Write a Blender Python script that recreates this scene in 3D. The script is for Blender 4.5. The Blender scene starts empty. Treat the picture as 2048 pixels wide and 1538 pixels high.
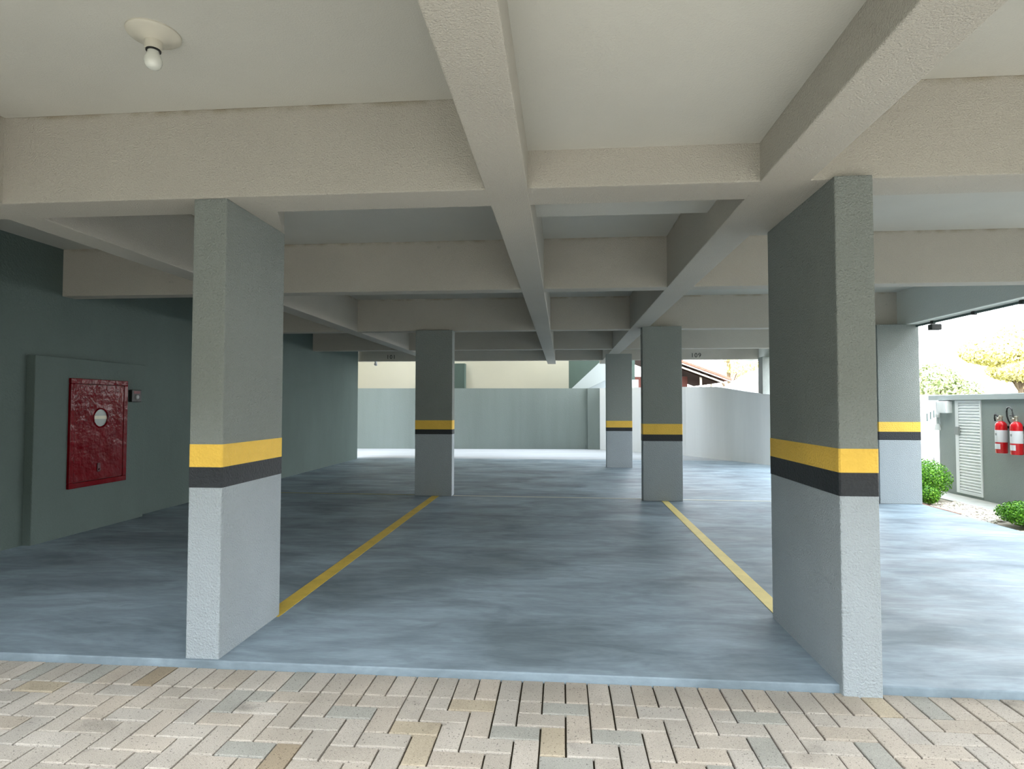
import bpy, bmesh, math, random
from mathutils import Vector, Matrix
random.seed(7)
S = bpy.context.scene
COL = S.collection

# ------------------------------------------------------------------ camera
F_PX, CAM_H = 1200.0, 1.30
yaw, pitch, roll = map(math.radians, (-4.823, 2.0, -0.05))
cz = Vector((math.sin(yaw)*math.cos(pitch), math.cos(yaw)*math.cos(pitch), math.sin(pitch)))
cx = Vector((math.cos(yaw), -math.sin(yaw), 0))
cy = cz.cross(cx)
rx = math.cos(roll)*cx + math.sin(roll)*cy
ry = -math.sin(roll)*cx + math.cos(roll)*cy
cam_d = bpy.data.cameras.new('camera')
cam = bpy.data.objects.new('camera', cam_d)
COL.objects.link(cam)
cam.matrix_world = Matrix(((rx.x, -ry.x, -cz.x, 0), (rx.y, -ry.y, -cz.y, 0), (rx.z, -ry.z, -cz.z, CAM_H), (0, 0, 0, 1)))
cam_d.sensor_width = 36
cam_d.lens = F_PX/2048*36
cam_d.clip_end = 300
S.camera = cam

# ------------------------------------------------------------------ world, exposure
w = bpy.data.worlds.new('overcast_sky')
S.world = w
w.use_nodes = True
nt = w.node_tree
bg = nt.nodes['Background']
geo = nt.nodes.new('ShaderNodeTexCoord')
sep = nt.nodes.new('ShaderNodeSeparateXYZ')
ramp = nt.nodes.new('ShaderNodeValToRGB')
nt.links.new(geo.outputs['Generated'], sep.inputs[0])
nt.links.new(sep.outputs['Z'], ramp.inputs[0])
ramp.color_ramp.elements[0].color = (1.0, 1.0, 1.0, 1)
ramp.color_ramp.elements[1].color = (0.76, 0.88, 1.0, 1)
nt.links.new(ramp.outputs[0], bg.inputs[0])
bg.inputs[1].default_value = 8.3
sun_d = bpy.data.lights.new('sun', 'SUN')
sun_d.energy = 1.2
sun_d.angle = math.radians(25)
sun_d.color = (1, 0.95, 0.86)
sun = bpy.data.objects.new('sun', sun_d)
COL.objects.link(sun)
sun.rotation_euler = (math.radians(38), math.radians(18), 0)
S.view_settings.view_transform = 'Standard'
S.view_settings.look = 'None'
S.view_settings.exposure = 0.62
S.view_settings.gamma = 1
S.view_settings.use_curve_mapping = False

# ------------------------------------------------------------------ materials
def srgb(r, g, b):
    f = lambda c: (c/255/12.92) if c/255 <= .04045 else ((c/255+.055)/1.055)**2.4
    return (f(r), f(g), f(b), 1)

MATS = {}
def mat(name, rgb, rough=.8, spec=.3, metal=0, bump=None, var=None, pits=None, emit=None, alpha=None, attr=None):
    """bump=(scale,distance)  var=(scale,amount,stretch)"""
    if name in MATS: return MATS[name]
    m = bpy.data.materials.new(name); m.use_nodes = True
    n, l = m.node_tree.nodes, m.node_tree.links
    p = n['Principled BSDF']
    c = srgb(*rgb)
    p.inputs['Base Color'].default_value = c
    p.inputs['Roughness'].default_value = rough
    p.inputs['Specular IOR Level'].default_value = spec
    p.inputs['Metallic'].default_value = metal
    g = n.new('ShaderNodeNewGeometry')
    pos = g.outputs['Position']
    colout = None
    if attr:
        a = n.new('ShaderNodeVertexColor'); a.layer_name = attr
        colout = a.outputs['Color']
    if var:
        sc, amt, st = var
        mp = n.new('ShaderNodeMapping'); mp.inputs['Scale'].default_value = st
        l.new(pos, mp.inputs[0])
        t = n.new('ShaderNodeTexNoise'); t.inputs['Scale'].default_value = sc
        t.inputs['Detail'].default_value = 8; t.inputs['Roughness'].default_value = .62
        l.new(mp.outputs[0], t.inputs['Vector'])
        r = n.new('ShaderNodeMapRange')
        r.inputs['From Min'].default_value = .3; r.inputs['From Max'].default_value = .7
        r.inputs['To Min'].default_value = 1-amt; r.inputs['To Max'].default_value = 1+amt
        l.new(t.outputs['Fac'], r.inputs[0])
        mx = n.new('ShaderNodeVectorMath'); mx.operation = 'SCALE'
        if colout: l.new(colout, mx.inputs[0])
        else: mx.inputs[0].default_value = c[:3]
        l.new(r.outputs[0], mx.inputs['Scale'])
        colout = mx.outputs[0]
    if pits:
        sc, th, dark = pits
        v = n.new('ShaderNodeTexNoise'); v.inputs['Scale'].default_value = sc; v.inputs['Detail'].default_value = 3
        l.new(pos, v.inputs['Vector'])
        r = n.new('ShaderNodeMapRange')
        r.inputs['From Min'].default_value = th; r.inputs['From Max'].default_value = th+.06
        r.inputs['To Min'].default_value = 1; r.inputs['To Max'].default_value = dark
        l.new(v.outputs['Fac'], r.inputs[0])
        mx = n.new('ShaderNodeVectorMath'); mx.operation = 'SCALE'
        if colout: l.new(colout, mx.inputs[0])
        else: mx.inputs[0].default_value = c[:3]
        l.new(r.outputs[0], mx.inputs['Scale'])
        colout = mx.outputs[0]
    if colout: l.new(colout, p.inputs['Base Color'])
    if bump:
        sc, d = bump
        t = n.new('ShaderNodeTexNoise'); t.inputs['Scale'].default_value = sc
        t.inputs['Detail'].default_value = 4; t.inputs['Roughness'].default_value = .55
        l.new(pos, t.inputs['Vector'])
        b = n.new('ShaderNodeBump'); b.inputs['Distance'].default_value = d; b.inputs['Strength'].default_value = 1
        l.new(t.outputs['Fac'], b.inputs['Height'])
        l.new(b.outputs[0], p.inputs['Normal'])
    MATS[name] = m
    return m

M_STUCCO = mat('grey_stucco_paint', (136, 142, 138), .75, .3, bump=(95, .014), var=(1.6, .05, (1, 1, .5)))
M_STUCCO2 = mat('light_blue_grey_stucco_paint', (168, 177, 182), .75, .3, bump=(95, .014), var=(1.6, .05, (1, 1, .5)))
M_WALL = mat('grey_wall_paint', (94, 107, 103), .85, .15, bump=(55, .006), var=(1.1, .08, (1, 1, .4)))
M_BEAM = mat('off_white_stucco', (182, 178, 168), .85, .2, bump=(130, .009), var=(.9, .05, (1, 1, 1)), pits=(9, .735, .82))
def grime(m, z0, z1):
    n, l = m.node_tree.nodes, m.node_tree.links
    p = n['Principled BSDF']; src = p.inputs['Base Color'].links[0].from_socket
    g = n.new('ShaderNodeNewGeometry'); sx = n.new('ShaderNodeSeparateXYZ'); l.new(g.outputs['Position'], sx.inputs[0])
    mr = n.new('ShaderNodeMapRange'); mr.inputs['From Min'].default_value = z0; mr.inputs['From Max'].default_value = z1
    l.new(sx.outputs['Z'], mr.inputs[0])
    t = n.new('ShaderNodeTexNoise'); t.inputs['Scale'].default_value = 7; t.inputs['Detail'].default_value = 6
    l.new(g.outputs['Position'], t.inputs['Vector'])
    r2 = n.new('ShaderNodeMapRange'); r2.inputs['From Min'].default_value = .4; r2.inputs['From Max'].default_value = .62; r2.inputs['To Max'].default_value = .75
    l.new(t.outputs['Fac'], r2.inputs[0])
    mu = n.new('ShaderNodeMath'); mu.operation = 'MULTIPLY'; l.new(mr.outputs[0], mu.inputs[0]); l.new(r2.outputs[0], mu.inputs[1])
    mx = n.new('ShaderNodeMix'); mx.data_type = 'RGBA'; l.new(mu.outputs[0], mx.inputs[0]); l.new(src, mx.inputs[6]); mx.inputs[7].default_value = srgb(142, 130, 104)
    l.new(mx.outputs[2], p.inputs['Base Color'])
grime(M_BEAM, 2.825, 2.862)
M_CEIL = mat('off_white_ceiling_paint', (188, 187, 179), .85, .2, bump=(120, .002), var=(.8, .05, (1, 1, 1)), pits=(23, .78, .75))
M_YEL = mat('yellow_stripe_paint', (236, 194, 84), .6, .3, bump=(75, .008), var=(6, .05, (1, 1, 1)))
M_BLK = mat('black_stripe_paint', (40, 44, 48), .55, .4, bump=(75, .008), var=(6, .12, (1, 1, 1)))
M_LINE = mat('worn_yellow_road_paint', (214, 184, 84), .6, .3, var=(7, .13, (1, 1, 1)), pits=(30, .68, .7))
M_LINE2 = mat('faded_thin_line_paint', (150, 150, 112), .6, .3, var=(5, .2, (1, 1, 1)))
M_RED = mat('dark_red_enamel', (98, 2, 12), .2, .16, bump=(4.5, .02), var=(5, .15, (1, 1, 1)))
M_REDBR = mat('bright_red_enamel', (214, 20, 32), .25, .6)
M_BLACK = mat('black_plastic', (24, 26, 26), .4, .4)
M_GREYPL = mat('grey_plastic', (150, 154, 154), .4, .4)
M_WHITE = mat('white_enamel', (236, 238, 240), .45, .4)
M_LABEL = mat('white_paper_label', (232, 232, 236), .6, .2)
M_PANE = mat('frosted_acrylic_pane', (150, 160, 156), .25, .5)
M_CREAMST = mat('cream_stripe', (206, 204, 184), .5, .3)
M_PORC = mat('aged_porcelain', (196, 192, 178), .35, .5)
M_BULB = mat('opal_bulb_glass', (214, 216, 208), .15, .6)
M_STEEL = mat('brass_valve_metal', (190, 184, 168), .35, .5, metal=.7)
M_CONDUIT = mat('dark_grey_green_conduit', (62, 80, 78), .5, .4)
M_BACKW = mat('grey_boundary_wall_paint', (127, 137, 135), .85, .15, bump=(40, .004), var=(1.2, .07, (1.6, 1.6, .15)))
M_CREAM = mat('cream_render', (180, 176, 160), .9, .1, var=(.7, .03, (1, 1, 1)))
M_DKGREEN = mat('dark_green_grey_render', (72, 86, 80), .8, .2, var=(1.2, .1, (1, 1, .3)))
M_SHELTER = mat('mid_grey_render', (152, 160, 158), .85, .15, bump=(60, .003), var=(1.5, .06, (1, 1, 1)))
M_FASCIA = mat('grey_roof_slab_paint', (176, 184, 186), .8, .2)
M_TILE = mat('clay_roof_tile', (178, 108, 92), .85, .2, var=(5, .2, (1, 1, 1)))
M_TIMBER = mat('white_painted_timber', (226, 220, 208), .7, .2)
M_DARKWD = mat('dark_timber', (58, 46, 40), .8, .2)
M_REDWALL = mat('dull_red_render', (120, 78, 72), .85, .2)
M_LEAF = mat('boxwood_leaf', (92, 140, 48), .6, .3, attr='tint')
M_LEAFPALE = mat('overexposed_tree_leaf', (200, 206, 120), .7, .2, attr='tint')  # paleness stands in for outdoor overexposure
M_BARK = mat('bark', (110, 98, 80), .9, .1)
M_PEB = mat('white_pebble', (212, 204, 192), .8, .2, attr='tint')
M_SOIL = mat('garden_soil', (168, 158, 144), .95, .1, var=(14, .2, (1, 1, 1)))
M_SLABPATH = mat('concrete_path', (176, 176, 170), .9, .1, var=(8, .12, (1, 1, 1)))
M_BRICK = mat('red_brick', (134, 104, 92), .9, .1, var=(12, .15, (1, 1, 1)))
M_JOINT = mat('dark_sand_joint', (58, 52, 42), .95, .1, var=(30, .3, (1, 1, 1)))
M_YARD = mat('pale_yard_concrete', (160, 162, 164), .85, .2, var=(1.3, .08, (.5, 2, 1)))
M_NUM = mat('black_number_paint', (26, 28, 26), .7, .2)
M_WIRE = mat('black_cable', (96, 96, 98), .7, .2)

def paver_mat():
    m = bpy.data.materials.new('tumbled_concrete_paver'); m.use_nodes = True
    n, l = m.node_tree.nodes, m.node_tree.links
    p = n['Principled BSDF']; p.inputs['Roughness'].default_value = .85; p.inputs['Specular IOR Level'].default_value = .25
    a = n.new('ShaderNodeVertexColor'); a.layer_name = 'tint'
    g = n.new('ShaderNodeNewGeometry')
    def scaled(prev, scale, fmin, fmax, tmin, tmax, detail=4, dist=0):
        t = n.new('ShaderNodeTexNoise'); t.inputs['Scale'].default_value = scale; t.inputs['Detail'].default_value = detail
        t.inputs['Distortion'].default_value = dist
        l.new(g.outputs['Position'], t.inputs['Vector'])
        r = n.new('ShaderNodeMapRange')
        for k, v in zip(('From Min', 'From Max', 'To Min', 'To Max'), (fmin, fmax, tmin, tmax)): r.inputs[k].default_value = v
        l.new(t.outputs['Fac'], r.inputs[0])
        mx = n.new('ShaderNodeVectorMath'); mx.operation = 'SCALE'
        l.new(prev, mx.inputs[0]); l.new(r.outputs[0], mx.inputs['Scale'])
        return mx.outputs[0], t
    c, _ = scaled(a.outputs['Color'], 4, .3, .7, .9, 1.1)
    c, t2 = scaled(c, 260, .35, .65, .86, 1.14, 3)
    c, t3 = scaled(c, 110, .63, .70, 1, .42, 2)
    c, _ = scaled(c, 3.3, .62, .74, 1, .66, 6, .8)
    l.new(c, p.inputs['Base Color'])
    b = n.new('ShaderNodeBump'); b.inputs['Distance'].default_value = .003
    l.new(t2.outputs['Fac'], b.inputs['Height']); l.new(b.outputs[0], p.inputs['Normal'])
    return m
M_PAVER = paver_mat()

def floor_mat():
    m = bpy.data.materials.new('trowelled_grey_concrete'); m.use_nodes = True
    n, l = m.node_tree.nodes, m.node_tree.links
    p = n['Principled BSDF']
    g = n.new('ShaderNodeNewGeometry')
    def noise(scale, st, detail=8, rough=.6, dist=0):
        mp = n.new('ShaderNodeMapping'); mp.inputs['Scale'].default_value = st
        l.new(g.outputs['Position'], mp.inputs[0])
        t = n.new('ShaderNodeTexNoise'); t.inputs['Scale'].default_value = scale; t.inputs['Detail'].default_value = detail
        t.inputs['Roughness'].default_value = rough; t.inputs['Distortion'].default_value = dist
        l.new(mp.outputs[0], t.inputs['Vector']); return t.outputs['Fac']
    def rng(x, a, b, c, d):
        r = n.new('ShaderNodeMapRange')
        for k, v in zip(('From Min', 'From Max', 'To Min', 'To Max'), (a, b, c, d)): r.inputs[k].default_value = v
        l.new(x, r.inputs[0]); return r.outputs[0]
    def mul(x, y):
        q = n.new('ShaderNodeMath'); q.operation = 'MULTIPLY'; l.new(x, q.inputs[0]); l.new(y, q.inputs[1]); return q.outputs[0]
    a = rng(noise(1.1, (.8, 1.5, 1), dist=.5), .36, .64, .70, 1.24)
    b = rng(noise(3.2, (.6, 2.2, 1), dist=1.2), .42, .62, .86, 1.08)
    c = rng(noise(38, (.35, 1.6, 1), 4), .3, .7, .93, 1.07)
    f = mul(mul(a, b), c)
    v = n.new('ShaderNodeVectorMath'); v.operation = 'SCALE'
    v.inputs[0].default_value = srgb(136, 151, 161)[:3]
    l.new(f, v.inputs['Scale'])
    l.new(v.outputs[0], p.inputs['Base Color'])
    rr = rng(noise(2.2, (.7, 1.6, 1)), .3, .7, .46, .66)
    l.new(rr, p.inputs['Roughness'])
    p.inputs['Specular IOR Level'].default_value = .22
    bp = n.new('ShaderNodeBump'); bp.inputs['Distance'].default_value = .0022
    l.new(noise(9, (.5, 1.5, 1)), bp.inputs['Height']); l.new(bp.outputs[0], p.inputs['Normal'])
    return m
M_FLOOR = floor_mat()

# ------------------------------------------------------------------ helpers
def tag(o, label=None, cat=None, group=None, kind=None):
    if label: o['label'] = label
    if cat: o['category'] = cat
    if group: o['group'] = group
    if kind: o['kind'] = kind
    return o

class MB:
    """collects shapes into one mesh object"""
    def __init__(s): s.bm = bmesh.new()
    def box(s, x0, x1, y0, y1, z0, z1, bev=0, seg=2):
        r = bmesh.ops.create_cube(s.bm, size=1)
        vs = r['verts']
        bmesh.ops.scale(s.bm, vec=(abs(x1-x0), abs(y1-y0), abs(z1-z0)), verts=vs)
        bmesh.ops.translate(s.bm, vec=((x0+x1)/2, (y0+y1)/2, (z0+z1)/2), verts=vs)
        if bev:
            es = list({e for v in vs for e in v.link_edges})
            bmesh.ops.bevel(s.bm, geom=es, offset=bev, segments=seg, affect='EDGES', profile=.5)
        return s
    def prism(s, pts, axis, a, b):
        """polygon pts in the other two axes, extruded from a to b on axis"""
        def P(u, v, t): return {'x': (t, u, v), 'y': (u, t, v), 'z': (u, v, t)}[axis]
        A = [s.bm.verts.new(P(u, v, a)) for u, v in pts]
        B = [s.bm.verts.new(P(u, v, b)) for u, v in pts]
        s.bm.faces.new(A); s.bm.faces.new(list(reversed(B)))
        for i in range(len(pts)):
            j = (i+1) % len(pts)
            s.bm.faces.new((A[i], B[i], B[j], A[j]))
        return s
    def lathe(s, prof, loc=(0, 0, 0), axis='z', n=24):
        rings = []
        for r, h in prof:
            ring = []
            for k in range(n):
                t = 2*math.pi*k/n
                u, v = r*math.cos(t), r*math.sin(t)
                p = {'z': (u, v, h), 'x': (h, u, v), 'y': (u, h, v)}[axis]
                ring.append(s.bm.verts.new((p[0]+loc[0], p[1]+loc[1], p[2]+loc[2])))
            rings.append(ring)
        for a, b in zip(rings, rings[1:]):
            for k in range(n):
                s.bm.faces.new((a[k], a[(k+1) % n], b[(k+1) % n], b[k]))
        s.bm.faces.new(rings[0]); s.bm.faces.new(rings[-1])
        return s
    def tube(s, pts, r, n=8):
        pts = [Vector(p) for p in pts]
        rings = []
        for i, p in enumerate(pts):
            d = (pts[min(i+1, len(pts)-1)]-pts[max(i-1, 0)]).normalized()
            up = Vector((0, 0, 1)) if abs(d.z) < .9 else Vector((1, 0, 0))
            a = d.cross(up).normalized(); b = d.cross(a).normalized()
            rings.append([s.bm.verts.new(p+r*(math.cos(2*math.pi*k/n)*a+math.sin(2*math.pi*k/n)*b)) for k in range(n)])
        for a, b in zip(rings, rings[1:]):
            for k in range(n):
                s.bm.faces.new((a[k], a[(k+1) % n], b[(k+1) % n], b[k]))
        s.bm.faces.new(rings[0]); s.bm.faces.new(rings[-1])
        return s
    def build(s, name, m, parent=None, smooth=False):
        bmesh.ops.recalc_face_normals(s.bm, faces=s.bm.faces[:])
        me = bpy.data.meshes.new(name); s.bm.to_mesh(me); s.bm.free()
        me.materials.append(m)
        if smooth:
            for f in me.polygons: f.use_smooth = True
            try: me.set_sharp_from_angle(angle=math.radians(40))
            except Exception: pass
        o = bpy.data.objects.new(name, me); COL.objects.link(o)
        if parent:
            o.parent = parent
            o.matrix_parent_inverse = Matrix.Translation(parent.location).inverted()
        return o

def box(name, m, x0, x1, y0, y1, z0, z1, bev=0, parent=None):
    return MB().box(x0, x1, y0, y1, z0, z1, bev).build(name, m, parent)

def empty(name, loc, label, cat, group=None):
    o = bpy.data.objects.new(name, None); o.location = loc; o.empty_display_size = .2
    COL.objects.link(o)
    return tag(o, label, cat, group)

def copy_tree(o, dx, label, first=False):
    c = o.copy(); COL.objects.link(c)
    c.location = Vector(o.location)+Vector(dx)
    c['label'] = label
    for ch in o.children:
        d = ch.copy(); COL.objects.link(d); d.parent = c
        d.matrix_parent_inverse = ch.matrix_parent_inverse
        for g in ch.children:
            e = g.copy(); COL.objects.link(e); e.parent = d; e.matrix_parent_inverse = g.matrix_parent_inverse
    return c

ZB, ZC, ZL = 2.386, 2.86, 2.578      # beam soffit, ceiling, dropped ceiling panel
YE = 2.965                           # edge of the concrete floor
XW = -4.99                           # left wall face
XR = 4.74                            # right edge of the floor
PAVE_Z = -.035

# ------------------------------------------------------------------ ground
tag(MB().box(XW-.2, XR, YE, 14.6, -.12, 0, .006).build('floor', M_FLOOR), 'grey trowelled concrete parking floor', kind='structure')
tag(box('floor_yard', M_YARD, -9, 9, 14.6, 18.4, -.12, -.004), 'pale open concrete yard strip in front of the boundary wall', kind='structure')
tag(box('ground_base', M_JOINT, -60, 60, -40, 60, -.3, -.13), 'dark bare ground under the pavement', kind='structure')

def paving():
    W = .1035; Lg = 2*W
    quads = []
    ytop = YE-.004
    x = -6.2
    while x < 7.5:
        quads.append((x, x+W, ytop-Lg, ytop)); x += W
    y0 = ytop-Lg
    def add(xa, xb, ya, yb):
        yb = min(yb, y0)
        if yb-ya > .03: quads.append((xa, xb, ya, yb))
    nx = int(13.7/W)
    for j in range(-66, 1):
        for i in range(nx):
            d = (i-j) % 4
            X, Y = -6.2+i*W, y0+j*W
            if d == 0: add(X, X+Lg, Y, Y+W)
            elif d == 3: add(X, X+W, Y, Y+Lg)
    vs, fs, cols = [], [], []
    g = .0038
    for (xa, xb, ya, yb) in quads:
        u = random.random()
        if u < .07: c = srgb(157, 155, 147)
        elif u < .13: c = srgb(170, 158, 138)
        elif u < .135: c = srgb(150, 136, 116)
        else:
            k = random.uniform(-9, 9); t = random.uniform(-4, 5)
            c = srgb(172+k*.7+t*.5, 164+k*.7, 153+k*.7-t*.5)
        dz = random.uniform(-.0015, .0015)
        b = len(vs); e = .004
        A = [(xa+g, ya+g), (xb-g, ya+g), (xb-g, yb-g), (xa+g, yb-g)]
        I = [(xa+g+e, ya+g+e), (xb-g-e, ya+g+e), (xb-g-e, yb-g-e), (xa+g+e, yb-g-e)]
        vs += [(p[0], p[1], PAVE_Z-.03) for p in A]
        vs += [(p[0]+random.uniform(-.0008, .0008), p[1]+random.uniform(-.0008, .0008), PAVE_Z-.0022+dz) for p in A]
        vs += [(p[0], p[1], PAVE_Z+dz) for p in I]
        nf = [(b+8, b+9, b+10, b+11)]
        for k in range(4):
            k2 = (k+1) % 4
            nf += [(b+k, b+k2, b+4+k2, b+4+k), (b+4+k, b+4+k2, b+8+k2, b+8+k)]
        fs += nf; cols += [c]*len(nf)*4
    me = bpy.data.meshes.new('paving'); me.from_pydata(vs, [], fs)
    ca = me.color_attributes.new('tint', 'FLOAT_COLOR', 'CORNER')
    flat = [v for c in cols for v in c]
    ca.data.foreach_set('color', flat)
    me.materials.append(M_PAVER)
    o = bpy.data.objects.new('paving', me); COL.objects.link(o)
    return tag(o, 'beige herringbone brick paving with a header row at the concrete edge', kind='structure')
paving()
tag(box('paving_bed', M_JOINT, -6.2, 7.5, -40, YE, -.13, PAVE_Z-.014), 'dark sand bed and joints between the pavers', kind='structure')
tag(box('paving_drive', mat('distant_paving', (165, 156, 142), .9, .2, var=(9, .1, (1, 1, 1))), -14, 14, -40, -4.05, -.12, PAVE_Z-.001), 'beige driveway', kind='structure')

# ------------------------------------------------------------------ ceiling + beams
RY0 = .2       # front edge of the building overhead
tag(box('ceiling', M_CEIL, XW-.2, 4.74, RY0, 15.6, ZC, ZC+.3), 'off-white painted concrete ceiling slab', kind='structure')
tag(box('ceiling_dropped_panel', M_CEIL, -.18, .96, RY0, 4.03, ZL, ZC-.001), 'lower ceiling panel between the two middle beams', kind='structure')
def beam(m, *a, label=None):
    return tag(box('ceiling_beam', m, *a, .006), label, kind='structure')
X_LONG = [(-3.235, -3.02, RY0, 13.9, 'left lengthwise ceiling beam'), (-.388, -.172, RY0, 15.75, 'middle lengthwise ceiling beam'),
          (.958, 1.195, RY0, 15.75, 'lengthwise ceiling beam beside the right columns')]
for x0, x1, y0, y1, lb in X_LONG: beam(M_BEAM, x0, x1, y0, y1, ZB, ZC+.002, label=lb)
Y_CROSS = [(2.968, 3.222, 'nearest cross beam over the front columns'), (5.575, 5.74, 'second cross beam'), (8.62, 8.79, 'third cross beam over the rear columns'),
           (11.62, 11.78, 'fourth cross beam'), (14.45, 14.62, 'outer cross beam at the rear opening')]
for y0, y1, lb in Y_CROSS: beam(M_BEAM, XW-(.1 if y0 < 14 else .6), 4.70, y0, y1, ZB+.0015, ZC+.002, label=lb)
beam(M_BEAM, XW-.1, 4.74, RY0, RY0+.2, ZB+.003, ZC+.3, label='front edge beam of the ceiling')
tag(box('wall_added_upper_storeys', M_CREAM, XW-.2, 4.745, RY0, 15.6, ZC+.31, 12), 'unseen upper storeys added above the parking level to hold back sky light', kind='structure')  # unseen mass added to cut the sky light reaching the rear yard
tag(box('wall_added_shade_slab', M_CREAM, 4.745, 5.2, RY0, 8.0, 2.95, 3.15), 'narrow unseen slab added above the right edge beam to shade the floor', kind='structure')  # out-of-view slab added to dim the front right floor
# right edge beam
beam(mat('grey_green_edge_beam_paint', (212, 216, 210), .85, .2, bump=(75, .006)), 4.58, 4.745, RY0, 15.9, ZB+.001, ZC+.3, label='grey edge beam along the open right side')
# column head haunches
tag(MB().prism([(-1.95, 3.2), (-1.59, 3.2), (-1.762, 3.645), (-1.95, 3.645)], 'z', ZB+.001, ZC+.001).build('beam_haunch', M_BEAM), 'beam haunch over the front left column', kind='structure')
tag(box('beam_haunch', M_BEAM, 1.19, 1.462, 3.2, 3.92, ZB+.001, ZC+.001, .004), 'beam haunch over the front right column', kind='structure')

# ------------------------------------------------------------------ walls
tag(box('wall_left', M_WALL, XW-.2, XW, -2.5, 14.3, -.12, ZC, 0), 'dark grey painted side wall', kind='structure')
def wall_poly(name, m, pts, thick, z0, tops, label):
    """wall along a polyline; tops = height at each point"""
    mb = MB(); bm = mb.bm
    fr, bk = [], []
    for i, (x, y) in enumerate(pts):
        a = Vector(pts[max(i-1, 0)]); b = Vector(pts[min(i+1, len(pts)-1)])
        d = (b-a).normalized(); n = Vector((-d.y, d.x))*thick
        fr.append((bm.verts.new((x, y, z0)), bm.verts.new((x, y, tops[i]))))
        bk.append((bm.verts.new((x+n.x, y+n.y, z0)), bm.verts.new((x+n.x, y+n.y, tops[i]))))
    for i in range(len(pts)-1):
        bm.faces.new((fr[i][0], fr[i+1][0], fr[i+1][1], fr[i][1]))
        bm.faces.new((bk[i][0], bk[i+1][0], bk[i+1][1], bk[i][1]))
        bm.faces.new((fr[i][1], fr[i+1][1], bk[i+1][1], bk[i][1]))
    for q in (0, -1): bm.faces.new((fr[q][0], fr[q][1], bk[q][1], bk[q][0]))
    return tag(mb.build(name, m), label, kind='structure')
wall_poly('wall_back', M_BACKW, [(-7.4, 17.64), (-6.1, 17.7), (.74, 18.1), (.745, 18.0), (1.6, 18.0)], .16, -.1,
          [1.815]*5, 'grey boundary wall along the rear of the yard')
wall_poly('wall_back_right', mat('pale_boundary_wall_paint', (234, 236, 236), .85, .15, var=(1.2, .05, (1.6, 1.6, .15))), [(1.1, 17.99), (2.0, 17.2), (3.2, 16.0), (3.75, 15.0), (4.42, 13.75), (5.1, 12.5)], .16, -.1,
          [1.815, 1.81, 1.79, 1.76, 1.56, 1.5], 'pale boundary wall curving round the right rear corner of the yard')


tag(box('wall_added_driveway_left', M_WALL, XW-.2, XW, -7.5, -2.5, -.12, 2.9), 'unseen grey wall added beside the driveway to block low sky on the left', kind='structure')  # added out of view, keeps low sky off the left side
tag(box('wall_added_opposite', mat('sky_blocker_render', (150, 148, 140), .9, .1), -16, 9, -9.0, -8.0, -.1, 5.4), 'unseen grey wall added behind the viewer to block low sky', kind='structure')  # added sky blocker, leaves the column tops darker than their bases
tag(box('wall_added_right', MATS['sky_blocker_render'], 9.5, 9.8, -9, 5.0, -.1, 6.5), 'unseen grey wall added on the right to cut side light', kind='structure')  # added outside the view to weaken light from the right opening
# ------------------------------------------------------------------ painted floor lines
def line(pts, m, label, group=None):
    o = MB().prism(pts, 'z', .0005, .0025).build('parking_line', m)
    return tag(o, label, 'floor marking', 'painted floor lines')
line([(-1.85, 3.6), (-1.74, 3.6), (-1.77, 8.56), (-1.87, 8.56)], M_LINE, 'yellow painted bay line running from the front left column to the rear left column')
line([(1.31, 3.86), (1.41, 3.86), (1.43, 8.4), (1.34, 8.4)], mat('pale_yellow_road_paint', (226, 208, 136), .6, .3, var=(7, .08, (1, 1, 1))), 'yellow painted bay line running between the two right columns')
line([(XW, 8.64), (-2.126, 8.60), (-2.126, 8.66), (XW, 8.70)], M_LINE2, 'faded thin cross line on the floor left of the rear left column')
line([(-1.576, 8.58), (1.1, 8.52), (1.1, 8.56), (-1.576, 8.62)], mat('pale_thin_line_paint', (206, 206, 190), .6, .3), 'pale thin cross line on the floor between the two rear columns')
line([(1.635, 8.48), (4.2, 8.44), (4.2, 8.48), (1.635, 8.52)], MATS['pale_thin_line_paint'], 'pale thin cross line on the floor right of the rear right column')

# ------------------------------------------------------------------ columns
def column(x0, x1, y0, y1, z0, z1, zy1, zy0, zk0, label, group=None):
    t = empty('concrete_column', ((x0+x1)/2, (y0+y1)/2, max(z0, 0)), label, 'column', 'striped parking columns')
    zm = (zk0+zy0)/2
    a = MB().box(x0, x1, y0, y1, zm, z1, .007).build('upper_shaft', M_STUCCO, t); a['label'] = 'mid grey upper shaft'
    a = MB().box(x0, x1, y0, y1, z0, zm+.004, .007).build('lower_shaft', M_STUCCO2, t); a['label'] = 'light blue grey lower shaft'
    e = .0015
    for nm, m, a, b in (('yellow_stripe', M_YEL, zy0, zy1), ('black_stripe', M_BLK, zk0, zy0)):
        mb = MB()
        bm = mb.bm
        def ring(z, q):
            c = .007
            X0, X1, Y0, Y1 = x0-q, x1+q, y0-q, y1+q
            return [bm.verts.new(p+(z,)) for p in ((X0+c, Y0), (X1-c, Y0), (X1, Y0+c), (X1, Y1-c), (X1-c, Y1), (X0+c, Y1), (X0, Y1-c), (X0, Y0+c))]
        r = [ring(a, -.004), ring(a, e), ring(b, e), ring(b, -.004)]
        for u, v in zip(r, r[1:]):
            for k in range(8): bm.faces.new((u[k], u[(k+1) % 8], v[(k+1) % 8], v[k]))
        mb.build(nm, m, t)
    return t
column(-1.937, -1.757, 3.0-.02, 3.645, PAVE_Z-.02, ZB+.004, 1.097, .979, .873, 'slim grey stucco column standing at the paving edge on the left, front of the left pair')
column(1.284, 1.460, 2.925, 3.86, PAVE_Z-.02, ZB+.004, 1.100, .989, .880, 'broad-sided grey stucco column standing at the paving edge on the right, largest in view')
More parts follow.
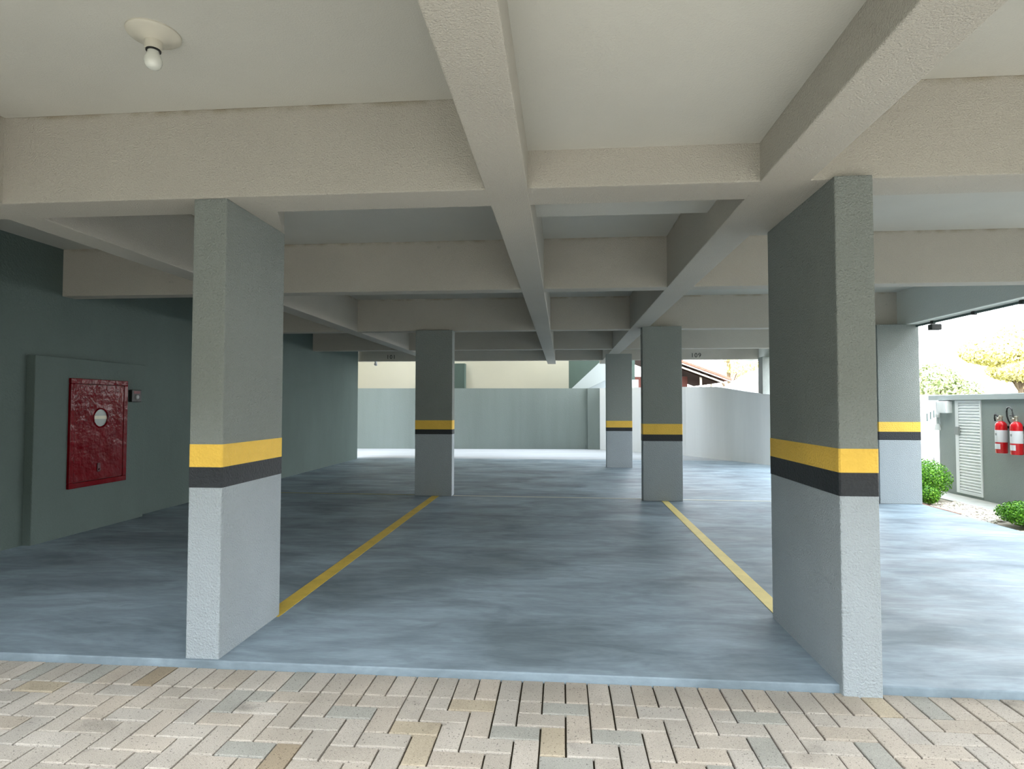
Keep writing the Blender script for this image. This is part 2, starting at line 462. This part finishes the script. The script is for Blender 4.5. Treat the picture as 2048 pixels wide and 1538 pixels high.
column(-2.126, -1.584, 8.54, 8.72, 0, ZB+.004, 1.085, .955, .885, 'dark shaded grey column at the far end of the left yellow bay line')
column(1.094, 1.628, 8.36, 8.54, 0, ZB+.004, 1.05, .905, .815, 'grey column at the far end of the right yellow bay line')
column(.915, 1.452, 12.75, 12.93, 0, ZB+.004, .98, .84, .765, 'farthest middle grey column, seen just left of the rear right column')
column(4.20, 4.735, 8.40, 8.58, 0, ZB+.004, 1.085, .955, .845, 'pale grey outer column on the right floor edge beside the round bushes')
column(4.43, 4.73, 13.75, 14.05, 0, ZB+.004, 1.10, .93, .84, 'narrow sliver of far outer column half hidden behind the broad front right column')

# ------------------------------------------------------------------ hose cabinet on the left
BX = -4.905
tag(box('wall_box', M_WALL, XW-.01, BX, 5.20, 6.69, -.01, 1.77, .008), 'shallow grey masonry box built out from the side wall', kind='structure')
cab = empty('fire_hose_cabinet', (BX, 5.975, .462), 'dark red fire hose cabinet with a round window set in the grey wall box', 'fire hose cabinet')
y0, y1, z0, z1 = 5.585, 6.37, .462, 1.57
mb = MB()
fw = .055
for a in ((y0, y1, z0, z0+fw), (y0, y1, z1-fw, z1), (y0, y0+fw, z0+fw, z1-fw), (y1-fw, y1, z0+fw, z1-fw)):
    mb.box(BX-.002, BX+.03, *a, .006)
mb.build('frame', M_RED, cab)
mb = MB()
cyw, czw, rw = 5.985, 1.165, .105
bm = mb.bm
# door sheet with a round hole
N = 48
outer, inner = [], []
ya, yb, za, zb = y0+fw+.004, y1-fw-.004, z0+fw+.004, z1-fw-.004
for k in range(N):
    t = 2*math.pi*k/N
    dy, dz = math.cos(t), math.sin(t)
    inner.append((cyw+rw*dy, czw+rw*dz))
    s = min(((yb-cyw)/dy) if dy > 1e-6 else 9, ((ya-cyw)/dy) if dy < -1e-6 else 9, ((zb-czw)/dz) if dz > 1e-6 else 9, ((za-czw)/dz) if dz < -1e-6 else 9)
    outer.append((cyw+s*dy, czw+s*dz))
def snap(p):
    best = min(((abs(p[0]-c[0])+abs(p[1]-c[1]), c) for c in ((ya, za), (ya, zb), (yb, za), (yb, zb))), key=lambda q: q[0])
    return p
cor = [(ya, za), (yb, za), (yb, zb), (ya, zb)]
for c in cor:
    i = min(range(N), key=lambda i: (math.atan2(outer[i][1]-czw, outer[i][0]-cyw)-math.atan2(c[1]-czw, c[0]-cyw))**2)
    outer[i] = c
fx, bx_ = BX+.022, BX+.004
O1 = [bm.verts.new((fx, *p)) for p in outer]; I1 = [bm.verts.new((fx, *p)) for p in inner]
O0 = [bm.verts.new((bx_, *p)) for p in outer]; I0 = [bm.verts.new((bx_, *p)) for p in inner]
for k in range(N):
    j = (k+1) % N
    bm.faces.new((O1[k], O1[j], I1[j], I1[k])); bm.faces.new((O0[k], I0[k], I0[j], O0[j]))
    bm.faces.new((O1[k], O0[k], O0[j], O1[j])); bm.faces.new((I1[k], I1[j], I0[j], I0[k]))
door = mb.build('door', M_RED, cab)
p_ = MB().lathe([(rw-.002, BX+.006), (rw-.002, BX+.014)], (0, cyw, czw), 'x', 40).build('window_pane', M_PANE, door)
p_['label'] = 'round grey window pane'
st = MB()
st.box(BX+.0135, BX+.0150, cyw-.098, cyw+.098, czw-.012, czw+.022, 0).build('window_stripe', M_CREAMST, door)
MB().tube([(BX+.022, cyw+.098*math.cos(t), czw+.098*math.sin(t)) for t in [i*math.pi/24 for i in range(49)]], .008).build('window_rim', M_RED, door, True)
lt = MB()
lt.box(BX+.02, BX+.034, 5.945, 5.985, .60, .69, .006); lt.lathe([(.012, BX+.03), (.012, BX+.045)], (0, 5.965, .625), 'x', 16)
lt.build('latch', mat('dark_maroon_metal', (70, 10, 20), .35, .5), door)
cp = empty('fire_call_point', (BX, 6.485, 1.34), 'small black fire alarm call point at the upper right of the red hose cabinet', 'alarm call point')
MB().box(BX-.001, BX+.045, 6.415, 6.565, 1.335, 1.475, .006).build('housing', M_BLACK, cp)
MB().lathe([(.026, BX+.04), (.026, BX+.052), (.018, BX+.06)], (0, 6.49, 1.392), 'x', 20).build('push_button', M_GREYPL, cp, True)
MB().box(BX+.044, BX+.0465, 6.44, 6.54, 1.43, 1.46).build('label_plate', mat('dark_red_label', (90, 20, 24), .4, .4), cp)

# ------------------------------------------------------------------ ceiling lamps
def lamp(x, y, z, label):
    t = empty('ceiling_lamp', (x, y, z), label, 'ceiling light', 'bare bulb ceiling lamps')
    MB().lathe([(.104, z+.002), (.104, z-.006), (.098, z-.012), (.075, z-.016), (.05, z-.028), (.036, z-.036)], (x, y, 0), n=40).build('ceiling_plate', M_PORC, t, True)
    MB().lathe([(.034, z-.03), (.035, z-.055), (.033, z-.07), (.027, z-.072)], (x, y, 0), n=28).build('socket', M_PORC, t, True)
    MB().lathe([(.029, z-.0705), (.029, z-.0765), (.02, z-.077)], (x, y, 0), n=28).build('socket_ring', M_BLACK, t, True)
    pr = [(.0, z-.152), (.014, z-.151), (.024, z-.146), (.031, z-.136), (.034, z-.124), (.0335, z-.112), (.029, z-.098), (.0235, z-.086), (.022, z-.074)]
    MB().lathe([(max(r, .001), h) for r, h in pr], (x, y, 0), n=32).build('bulb', M_BULB, t, True)
    return t
lamp(-1.708, 2.332, ZC, 'bare bulb in a round porcelain holder on the near left ceiling')
t = empty('ceiling_lamp', (-4.62, 14.53, ZB), 'tiny distant white bulb hanging under the rear beam beside the left wall', 'ceiling light', 'bare bulb ceiling lamps')
MB().lathe([(.035, ZB+.004), (.035, ZB-.03), (.02, ZB-.035)], (-4.62, 14.53, 0), n=20).build('socket', M_WHITE, t, True)
MB().lathe([(.001, ZB-.11), (.03, ZB-.1), (.045, ZB-.075), (.035, ZB-.05), (.02, ZB-.03)], (-4.62, 14.53, 0), n=20).build('bulb', M_WHITE, t, True)

# ------------------------------------------------------------------ bay numbers on the rear beam
def number(txt, x, z, h, label):
    cu = bpy.data.curves.new('t', 'FONT'); cu.body = txt; cu.size = h*1.4; cu.extrude = .001
    cu.align_x = 'CENTER'; cu.space_character = 1.15
    o = bpy.data.objects.new('t', cu); COL.objects.link(o)
    bpy.context.view_layer.update()
    dg = bpy.context.evaluated_depsgraph_get()
    me = bpy.data.meshes.new_from_object(o.evaluated_get(dg))
    bpy.data.objects.remove(o)
    me.materials.clear(); me.materials.append(M_NUM)
    r = bpy.data.objects.new('bay_number', me); COL.objects.link(r)
    r.rotation_euler = (math.pi/2, 0, 0); r.location = (x, 14.4485, z)
    return tag(r, label, 'painted number', 'bay numbers on the rear beam')
number('101', -4.21, 2.445, .10, 'small black bay number on the rear beam left of the shaded rear column')
number('109', 3.14, 2.44, .105, 'small black bay number on the rear beam right of the rear right column')

# ------------------------------------------------------------------ conduit + floodlight on the right edge beam
t = empty('conduit_pipe', (4.70, 6, ZB), 'dark conduit pipe with clips running under the right edge beam', 'pipe')
MB().tube([(4.71, RY0, ZB-.018), (4.71, 3.5, ZB-.018), (4.71, 8.58, ZB-.02)], .016).build('pipe', M_CONDUIT, t, True)
for y in (8.05, 7.28, 6.55, 5.8, 5.0):
    MB().box(4.685, 4.735, y-.02, y+.02, ZB-.042, ZB, .005).build('clip', M_BLACK, t)
MB().box(4.62, 4.72, 8.52, 8.64, ZB-.06, ZB, .008).build('junction_box', M_CONDUIT, t)
t = empty('floodlight', (4.83, 8.22, 2.31), 'small dark floodlight hanging at the edge beam beside the outer right column', 'floodlight')
MB().box(4.77, 4.90, 8.18, 8.27, 2.285, 2.365, .01).build('housing', M_BLACK, t)
MB().box(4.78, 4.89, 8.268, 8.274, 2.295, 2.355).build('lens', M_GREYPL, t)
MB().tube([(4.74, 8.22, 2.42), (4.80, 8.22, 2.40), (4.82, 8.22, 2.35)], .010).build('bracket', M_BLACK, t)

# ------------------------------------------------------------------ garden strip on the right
tag(box('garden_bed', M_SOIL, XR, 7.5, 2.97, 14, -.12, -.04), 'pale garden soil strip', kind='structure')
tag(box('garden_path', M_SLABPATH, 5.42, 5.88, 2.97, 9.95, -.05, -.025, .004), 'narrow pale concrete path along the grey shelter wall', kind='structure')
tag(box('garden_curb', M_BRICK, XR, XR+.04, 7.7, 8.6, -.06, .001, .004), 'short reddish brick kerb against the floor slab', kind='structure')
def pebbles():
    vs, fs, cols = [], [], []
    rnd = random.Random(3)
    for _ in range(5200):
        x = rnd.uniform(XR+.03, 5.44); y = rnd.uniform(4.2, 9.9)
        if any((x-a)**2+(y-c)**2 < q*q for a, c, q in ((5.10, 9.06, .37), (4.93, 8.6, .15), (5.16, 7.05, .38))): continue
        r = rnd.uniform(.012, .026); b = len(vs); a0 = rnd.random()*6
        z = -.035
        n = 6
        for h, k in ((0, 1), (.55*r, .85)):
            for i in range(n):
                a = a0+i*2*math.pi/n
                vs.append((x+r*k*math.cos(a), y+r*k*.8*math.sin(a), z+h))
        vs.append((x, y, z+.85*r))
        k = rnd.uniform(-34, 16); c = srgb(*[min(255, v+k+rnd.uniform(-4, 4)) for v in (206, 198, 186)])
        q = 0
        for i in range(n):
            j = (i+1) % n
            fs.append((b+i, b+j, b+n+j, b+n+i)); fs.append((b+n+i, b+n+j, b+2*n)); q += 7
        cols += [c]*q
    me = bpy.data.meshes.new('pebbles'); me.from_pydata(vs, [], fs)
    ca = me.color_attributes.new('tint', 'FLOAT_COLOR', 'CORNER')
    ca.data.foreach_set('color', [v for c in cols for v in c])
    me.materials.append(M_PEB)
    o = bpy.data.objects.new('pebbles', me); COL.objects.link(o)
    return tag(o, 'white and beige pebbles scattered over the garden strip', 'pebbles', kind='stuff')
pebbles()

def leaves(name, m, parent, blobs, count, size, tint, seed):
    """blobs = list of (cx,cy,cz,rx,ry,rz); leaves on and inside each ellipsoid"""
    rnd = random.Random(seed)
    vs, fs, cols = [], [], []
    tot = sum(b[3]*b[4]+b[4]*b[5]+b[3]*b[5] for b in blobs)
    for b_ in blobs:
        k = int(count*(b_[3]*b_[4]+b_[4]*b_[5]+b_[3]*b_[5])/tot)
        for _ in range(k):
            d = Vector((rnd.gauss(0, 1), rnd.gauss(0, 1), rnd.gauss(0, 1))).normalized()
            rr = rnd.uniform(.80, 1.04) if rnd.random() < .8 else rnd.uniform(.4, .8)
            p = Vector((b_[0]+d.x*b_[3]*rr, b_[1]+d.y*b_[4]*rr, b_[2]+d.z*b_[5]*rr))
            n = (d+Vector((rnd.gauss(0, .5), rnd.gauss(0, .5), rnd.gauss(0, .5)))).normalized()
            a = n.orthogonal().normalized(); a.rotate(Matrix.Rotation(rnd.random()*6.28, 3, n)); c = n.cross(a)
            s = size*rnd.uniform(.7, 1.3); b = len(vs)
            vs += [tuple(p-a*s), tuple(p+c*s*.5+n*s*.1), tuple(p+a*s), tuple(p-c*s*.5+n*s*.1)]
            fs.append((b, b+1, b+2, b+3))
            u = rnd.random()
            col = [tint[0][i]*(1-u)+tint[1][i]*u for i in range(3)]
            cols += [srgb(*col)]*4
    me = bpy.data.meshes.new(name); me.from_pydata(vs, [], fs)
    ca = me.color_attributes.new('tint', 'FLOAT_COLOR', 'CORNER')
    ca.data.foreach_set('color', [v for c in cols for v in c])
    me.materials.append(m)
    o = bpy.data.objects.new(name, me); COL.objects.link(o); o.parent = parent
    o.matrix_parent_inverse = Matrix.Translation(parent.location).inverted()
    return o
GR = ((40, 92, 18), (138, 196, 58))
def bush(x, y, r, h, label, seed, n):
    t = empty('boxwood_bush', (x, y, -.04), label, 'bush', 'clipped round bushes')
    leaves('foliage', M_LEAF, t, [(x, y, -.02+h*.5, r, r, h*.5), (x, y, -.02+h*.48, r*.8, r*.8, h*.42)], n, .014, GR, seed)
    MB().tube([(x, y, -.08), (x, y, h*.3), (x+.03, y, h*.6)], .02).build('stem', M_BARK, t)
    for k in range(4):
        a = k*1.6
        MB().tube([(x, y, h*.1), (x+.4*r*math.cos(a), y+.4*r*math.sin(a), h*.5)], .010, 5).build('branch', M_BARK, t)
    return t
bush(5.10, 9.06, .355, .57, 'tall round clipped green bush right beside the outer right column', 1, 11000)
bush(4.93, 8.60, .13, .24, 'small low green bush in front of the tall round one by the outer column', 2, 2200)
bush(5.16, 7.05, .36, .27, 'low wide green bush cut off by the right edge of the picture', 3, 10000)

# ------------------------------------------------------------------ gas shelter on the right
sx = 5.88
sh = empty('gas_shelter', (6.4, 8.1, -.04), 'low grey rendered shelter with a flat roof slab at the right edge of the yard', 'shelter')
MB().box(sx, 6.8, 9.55, 9.96, -.08, 1.385, .005).box(sx, 6.8, 5.6, 8.985, -.08, 1.385, .005).box(sx, 6.8, 8.985, 9.55, -.08, .01).box(6.7, 6.8, 8.98, 9.56, 0, 1.385).build('wall', M_SHELTER, sh)
MB().box(5.82, 6.9, 5.5, 10.12, 1.385, 1.465, .006).build('roof_slab', M_FASCIA, sh)
dr = MB()
dr.box(sx-.012, sx+.02, 9.475, 9.548, .012, 1.38, .004).box(sx-.012, sx+.02, 8.988, 9.02, .012, 1.38, .004).box(sx-.012, sx+.02, 9.02, 9.475, 1.35, 1.38, .003).box(sx-.012, sx+.02, 9.02, 9.475, .012, .06, .003)
door = dr.build('door', M_WHITE, sh)
sl = MB()
nsl = 30
for i in range(nsl):
    z = .062+i*(1.288/nsl)
    sl.prism([(sx+.012, z), (sx-.008, z+.006), (sx-.010, z+.014), (sx+.012, z+.0445)], 'y', 9.022, 9.473)
sl.build('louvre_panel', M_WHITE, door)
MB().box(sx-.035, sx-.010, 9.44, 9.53, .87, .99, .005).build('lock', M_GREYPL, door)
mbx = empty('meter_box', (sx, 9.73, 1.2), 'white junction box under the shelter roof left of the louvred door', 'electrical box')
MB().box(sx-.10, sx, 9.62, 9.84, 1.19, 1.372, .006).build('housing', M_WHITE, mbx)
MB().box(sx-.104, sx-.098, 9.635, 9.825, 1.205, 1.357).build('cover', M_WHITE, mbx)
gp = empty('vent_pipe', (sx-.04, 9.91, .95), 'pale grey pipe with fittings at the left corner of the shelter', 'pipe')
MB().tube([(sx-.04, 9.92, 1.37), (sx-.04, 9.92, .98)], .018).build('pipe', M_FASCIA, gp)
MB().lathe([(.032, 1.12), (.036, 1.14), (.036, 1.17), (.03, 1.19)], (sx-.04, 9.92, 0), n=16).build('fitting', M_WHITE, gp, True)
MB().lathe([(.045, .92), (.045, .95), (.025, 1.02)], (sx-.04, 9.92, 0), n=16).build('fitting', M_WHITE, gp, True)

def extinguisher(y, label, hose_pts):
    x, zb, r = 5.79, .675, .066
    t = empty('fire_extinguisher', (x, y, zb), label, 'fire extinguisher', 'fire extinguishers on the shelter wall')
    MB().lathe([(r*.92, zb), (r, zb+.012), (r, zb+.35), (r*.93, zb+.385), (r*.65, zb+.412), (r*.3, zb+.425)], (x, y, 0), n=28).build('cylinder', M_REDBR, t, True)
    MB().lathe([(r+.001, zb+.145), (r+.0015, zb+.15), (r+.0015, zb+.30), (r+.001, zb+.305)], (x, y, 0), n=28).build('label_band', M_LABEL, t, True)
    # curved paper patch facing the yard
    mb = MB(); bm = mb.bm; rows = []
    for z in (zb+.055, zb+.125):
        rows.append([bm.verts.new((x+(r+.002)*math.cos(a), y+(r+.002)*math.sin(a), z)) for a in [math.pi*(.80+.45*k/8) for k in range(9)]])
    for k in range(8): bm.faces.new((rows[0][k], rows[0][k+1], rows[1][k+1], rows[1][k]))
    mb.build('paper_patch', M_LABEL, t)
    MB().box(x-r-.0035, x-r+.002, y-.014, y+.010, zb+.235, zb+.265).build('label_emblem', M_GREYPL, t)
    MB().lathe([(.022, zb+.42), (.024, zb+.44), (.018, zb+.445), (.018, zb+.47), (.026, zb+.473), (.026, zb+.49), (.01, zb+.5)], (x, y, 0), n=18).build('valve', M_STEEL, t, True)
    MB().lathe([(.016, x-.05), (.018, x-.044), (.018, x-.03), (.01, x-.02)], (0, y, zb+.455), 'x', 16).build('gauge', M_STEEL, t, True)
    h = MB()
    h.box(x-.012, x+.012, y-.01, y+.10, zb+.492, zb+.502, .003).box(x-.010, x+.010, y+.0, y+.095, zb+.462, zb+.470, .002)
    h.build('handle', M_BLACK, t)
    MB().tube(hose_pts(x, y, zb), .0095, 8).build('hose', M_BLACK, t, True)
    MB().box(x+r-.01, sx+.002, y-.015, y+.015, zb+.33, zb+.36).build('bracket', M_BLACK, t)
    return t
extinguisher(8.485, 'red fire extinguisher, the left one of the pair on the shelter wall',
             lambda x, y, z: [(x-.01, y+.01, z+.455), (x-.015, y+.05, z+.50), (x-.015, y+.075, z+.515), (x-.01, y+.10, z+.50), (x, y+.115, z+.46), (x, y+.105, z+.42)])
extinguisher(8.215, 'red fire extinguisher, the right one of the pair on the shelter wall',
             lambda x, y, z: [(x-.02, y+.005, z+.455), (x-.02, y+.03, z+.53), (x-.01, y+.055, z+.575), (x-.005, y+.09, z+.605), (x, y+.125, z+.61), (x, y+.155, z+.59), (x+.01, y+.175, z+.55), (x+.012, y+.175, z+.49), (x+.016, y+.155, z+.43), (x+.03, y+.12, z+.36), (x+.04, y+.12, z+.15)])

# ------------------------------------------------------------------ white gate beyond the shelter
g = empty('yard_gate', (7, 11.6, -.04), 'white sheet gate with dark slots beyond the left end of the shelter', 'gate')
MB().box(5.6, 8.2, 11.6, 11.65, -.02, 1.5, .004).build('panel', M_WHITE, g)
for i, x in enumerate((6.64, 6.70, 6.755)):
    MB().box(x, x+.02, 11.593, 11.602, 1.02+.03*i, 1.16+.03*i).build('slot', M_CONDUIT, g)
MB().box(6.74, 6.79, 11.57, 11.602, .27, .36, .004).build('latch', M_GREYPL, g)

# ------------------------------------------------------------------ neighbours behind the boundary wall
tag(box('wall_added_rear_left', M_CREAM, -7.1, -6.95, 13.0, 19.5, -.1, 9), 'unseen cream wall added at the left end of the rear yard to dim it', kind='structure')  # added light blocker, darkens the left part of the yard
nb = empty('neighbour_building', (-4, 19.6, -.1), 'plain cream rendered building rising behind the grey boundary wall', 'building')
MB().box(-12, .2, 19.5, 27, -.1, 12).build('wall', M_CREAM, nb)
MB().box(-12.2, .4, 19.3, 27.2, 12, 12.3).build('roof', M_FASCIA, nb)
pl = MB().box(-3.66, -3.16, 19.2, 19.5, -.1, 2.66).build('pillar', M_DKGREEN, nb)
pl['label'] = 'dark grey green pillar against the cream wall'
st = empty('stair_tower', (1.2, 20, -.1), 'shaded green grey stair block with a sloping concrete flight right of the cream building', 'building')
MB().box(.2, 2.4, 20.2, 24, -.1, 9).build('wall', M_DKGREEN, st)
MB().prism([(.10, 1.66), (.42, 1.66), (1.62, 2.22), (1.70, 2.95), (1.48, 2.95)], 'y', 18.5, 19.2).build('stair_flight', M_FASCIA, st)
MB().box(.66, 2.4, 19.3, 19.45, -.1, 2.12).build('parapet', M_FASCIA, st)

hs = empty('tiled_house', (5, 27, -.1), 'neighbouring house with a clay tile gable roof sloping down to the right', 'house')
# roof slopes down to the right, ridge hidden left
def sl_pt(x): return 3.02-(x-5.2)*(.70/1.85)
X0, X1 = 2.6, 7.1
MB().prism([(X0, sl_pt(X0)+.06), (X1, sl_pt(X1)+.06), (X1, sl_pt(X1)+.16), (X0, sl_pt(X0)+.16)], 'y', 25.9, 31).build('roof_tiles', M_TILE, hs)
for k in range(2):
    d = .06-.16*k
    MB().prism([(X0, sl_pt(X0)+d-.07), (X1-.12*k, sl_pt(X1-.12*k)+d-.07), (X1-.12*k, sl_pt(X1-.12*k)+d-.005), (X0, sl_pt(X0)+d-.005)], 'y', 25.95+.1*k, 26.05+.1*k).build('verge_board', M_TIMBER, hs)
for k in range(12):
    x = 3+.33*k
    MB().prism([(x, sl_pt(x)-.11), (x+.2, sl_pt(x+.2)-.11), (x+.2, sl_pt(x+.2)-.05), (x, sl_pt(x)-.05)], 'y', 26.08, 30.5).build('rafter', M_DARKWD, hs)
MB().prism([(X0, sl_pt(X0)-.22), (X1-.5, sl_pt(X1-.5)-.22), (X1-.5, sl_pt(X1-.5)-.12), (X0, sl_pt(X0)-.12)], 'y', 26.3, 31).build('soffit', M_DARKWD, hs)
MB().box(2.4, 5.55, 27.3, 31, -.1, 2.6).build('wall', M_REDWALL, hs)
MB().box(5.9, 5.98, 26.4, 26.48, -.1, 2.6).build('post', M_TIMBER, hs)
MB().box(6.6, 6.68, 27.5, 27.58, -.1, 2.3).build('post', M_TIMBER, hs)
fh = empty('distant_house', (9.6, 32, -.1), 'distant low house with a pale pink tiled roof seen left of the broad column', 'house')
MB().box(8.7, 13, 31.5, 36, -.1, 1.9).build('wall', M_CREAM, fh)
MB().prism([(8.4, 1.75), (10.9, 3.3), (13.4, 1.75)], 'y', 31.2, 36.3).build('roof', mat('pale_pink_tile', (222, 186, 172), .9, .1), fh)

# ------------------------------------------------------------------ trees, wire, pole
def tree(x, y, h, blobs, n, size, tint, label, seed):
    t = empty('tree', (x, y, -.1), label, 'tree', 'trees beyond the yard')
    leaves('crown', M_LEAFPALE, t, blobs, n, size, tint, seed)
    tk = MB(); tk.tube([(x, y, -.1), (x+.05, y, h*.4), (x, y, h*.75)], .12, 8)
    for k in range(4):
        a = k*1.57+.4
        tk.tube([(x, y, h*.35), (x+h*.14*math.cos(a), y+h*.14*math.sin(a), h*.6)], .05, 6)
    tk.build('trunk', M_BARK, t)
    return t
PG = ((120, 138, 84), (206, 208, 170))  # crown tints lightened to carry a blown-out glare
YG = ((212, 204, 118), (250, 246, 190))
tree(20.2, 34, 3.2, [(19.9, 34, 2.3, 1.3, 1.2, 1.3), (21.3, 34.4, 1.9, 1.2, 1.2, .9)], 5200, .10, PG, 'pale green tree just right of the outer column above the shelter roof', 11)
tree(23.4, 36.6, 2.6, [(22.9, 36.6, 1.7, 1.1, 1, .7), (23.6, 36.8, 1.3, 1.4, 1, .5)], 2600, .09, PG, 'low pale shrubby tree above the shelter roof', 12)
tree(25.6, 36, 6.0, [(24.3, 36, 4.4, 1.7, 1.3, .8), (26.4, 36.4, 5.1, 1.6, 1.4, 1.0), (25.8, 36, 3.3, 1.7, 1.4, .6)], 31800, .13, YG, 'sunlit yellow green tree at the right edge of the picture', 13)
tree(29.6, 41, 5.0, [(29.6, 41, 3.6, 1.4, 1.4, 1.4)], 600, .13, YG, 'second sunlit yellow tree behind the utility pole', 16)
tree(10.2, 38, 5.4, [(10.9, 38, 3.9, 1.1, 1.2, .9), (12.4, 38, 3.2, 1.3, 1.2, 1.0)], 2000, .11, YG, 'sunlit yellow green tree beyond the tiled house', 14)
po = empty('utility_pole', (24.6, 34, -.1), 'faint grey utility pole near the right edge of the picture', 'pole')
MB().tube([(24.6, 34, -.1), (24.6, 34, 6.4)], .09).build('pole', M_FASCIA, po)
MB().box(24.1, 25.1, 33.95, 34.05, 5.4, 5.5).build('crossarm', M_FASCIA, po)
tag(MB().tube([(18.5+i*.55, 33.9, 4.55+.17*i) for i in range(13)], .018, 6).build('overhead_cable', M_WIRE), 'thin overhead cable crossing the white sky at right', 'cable')
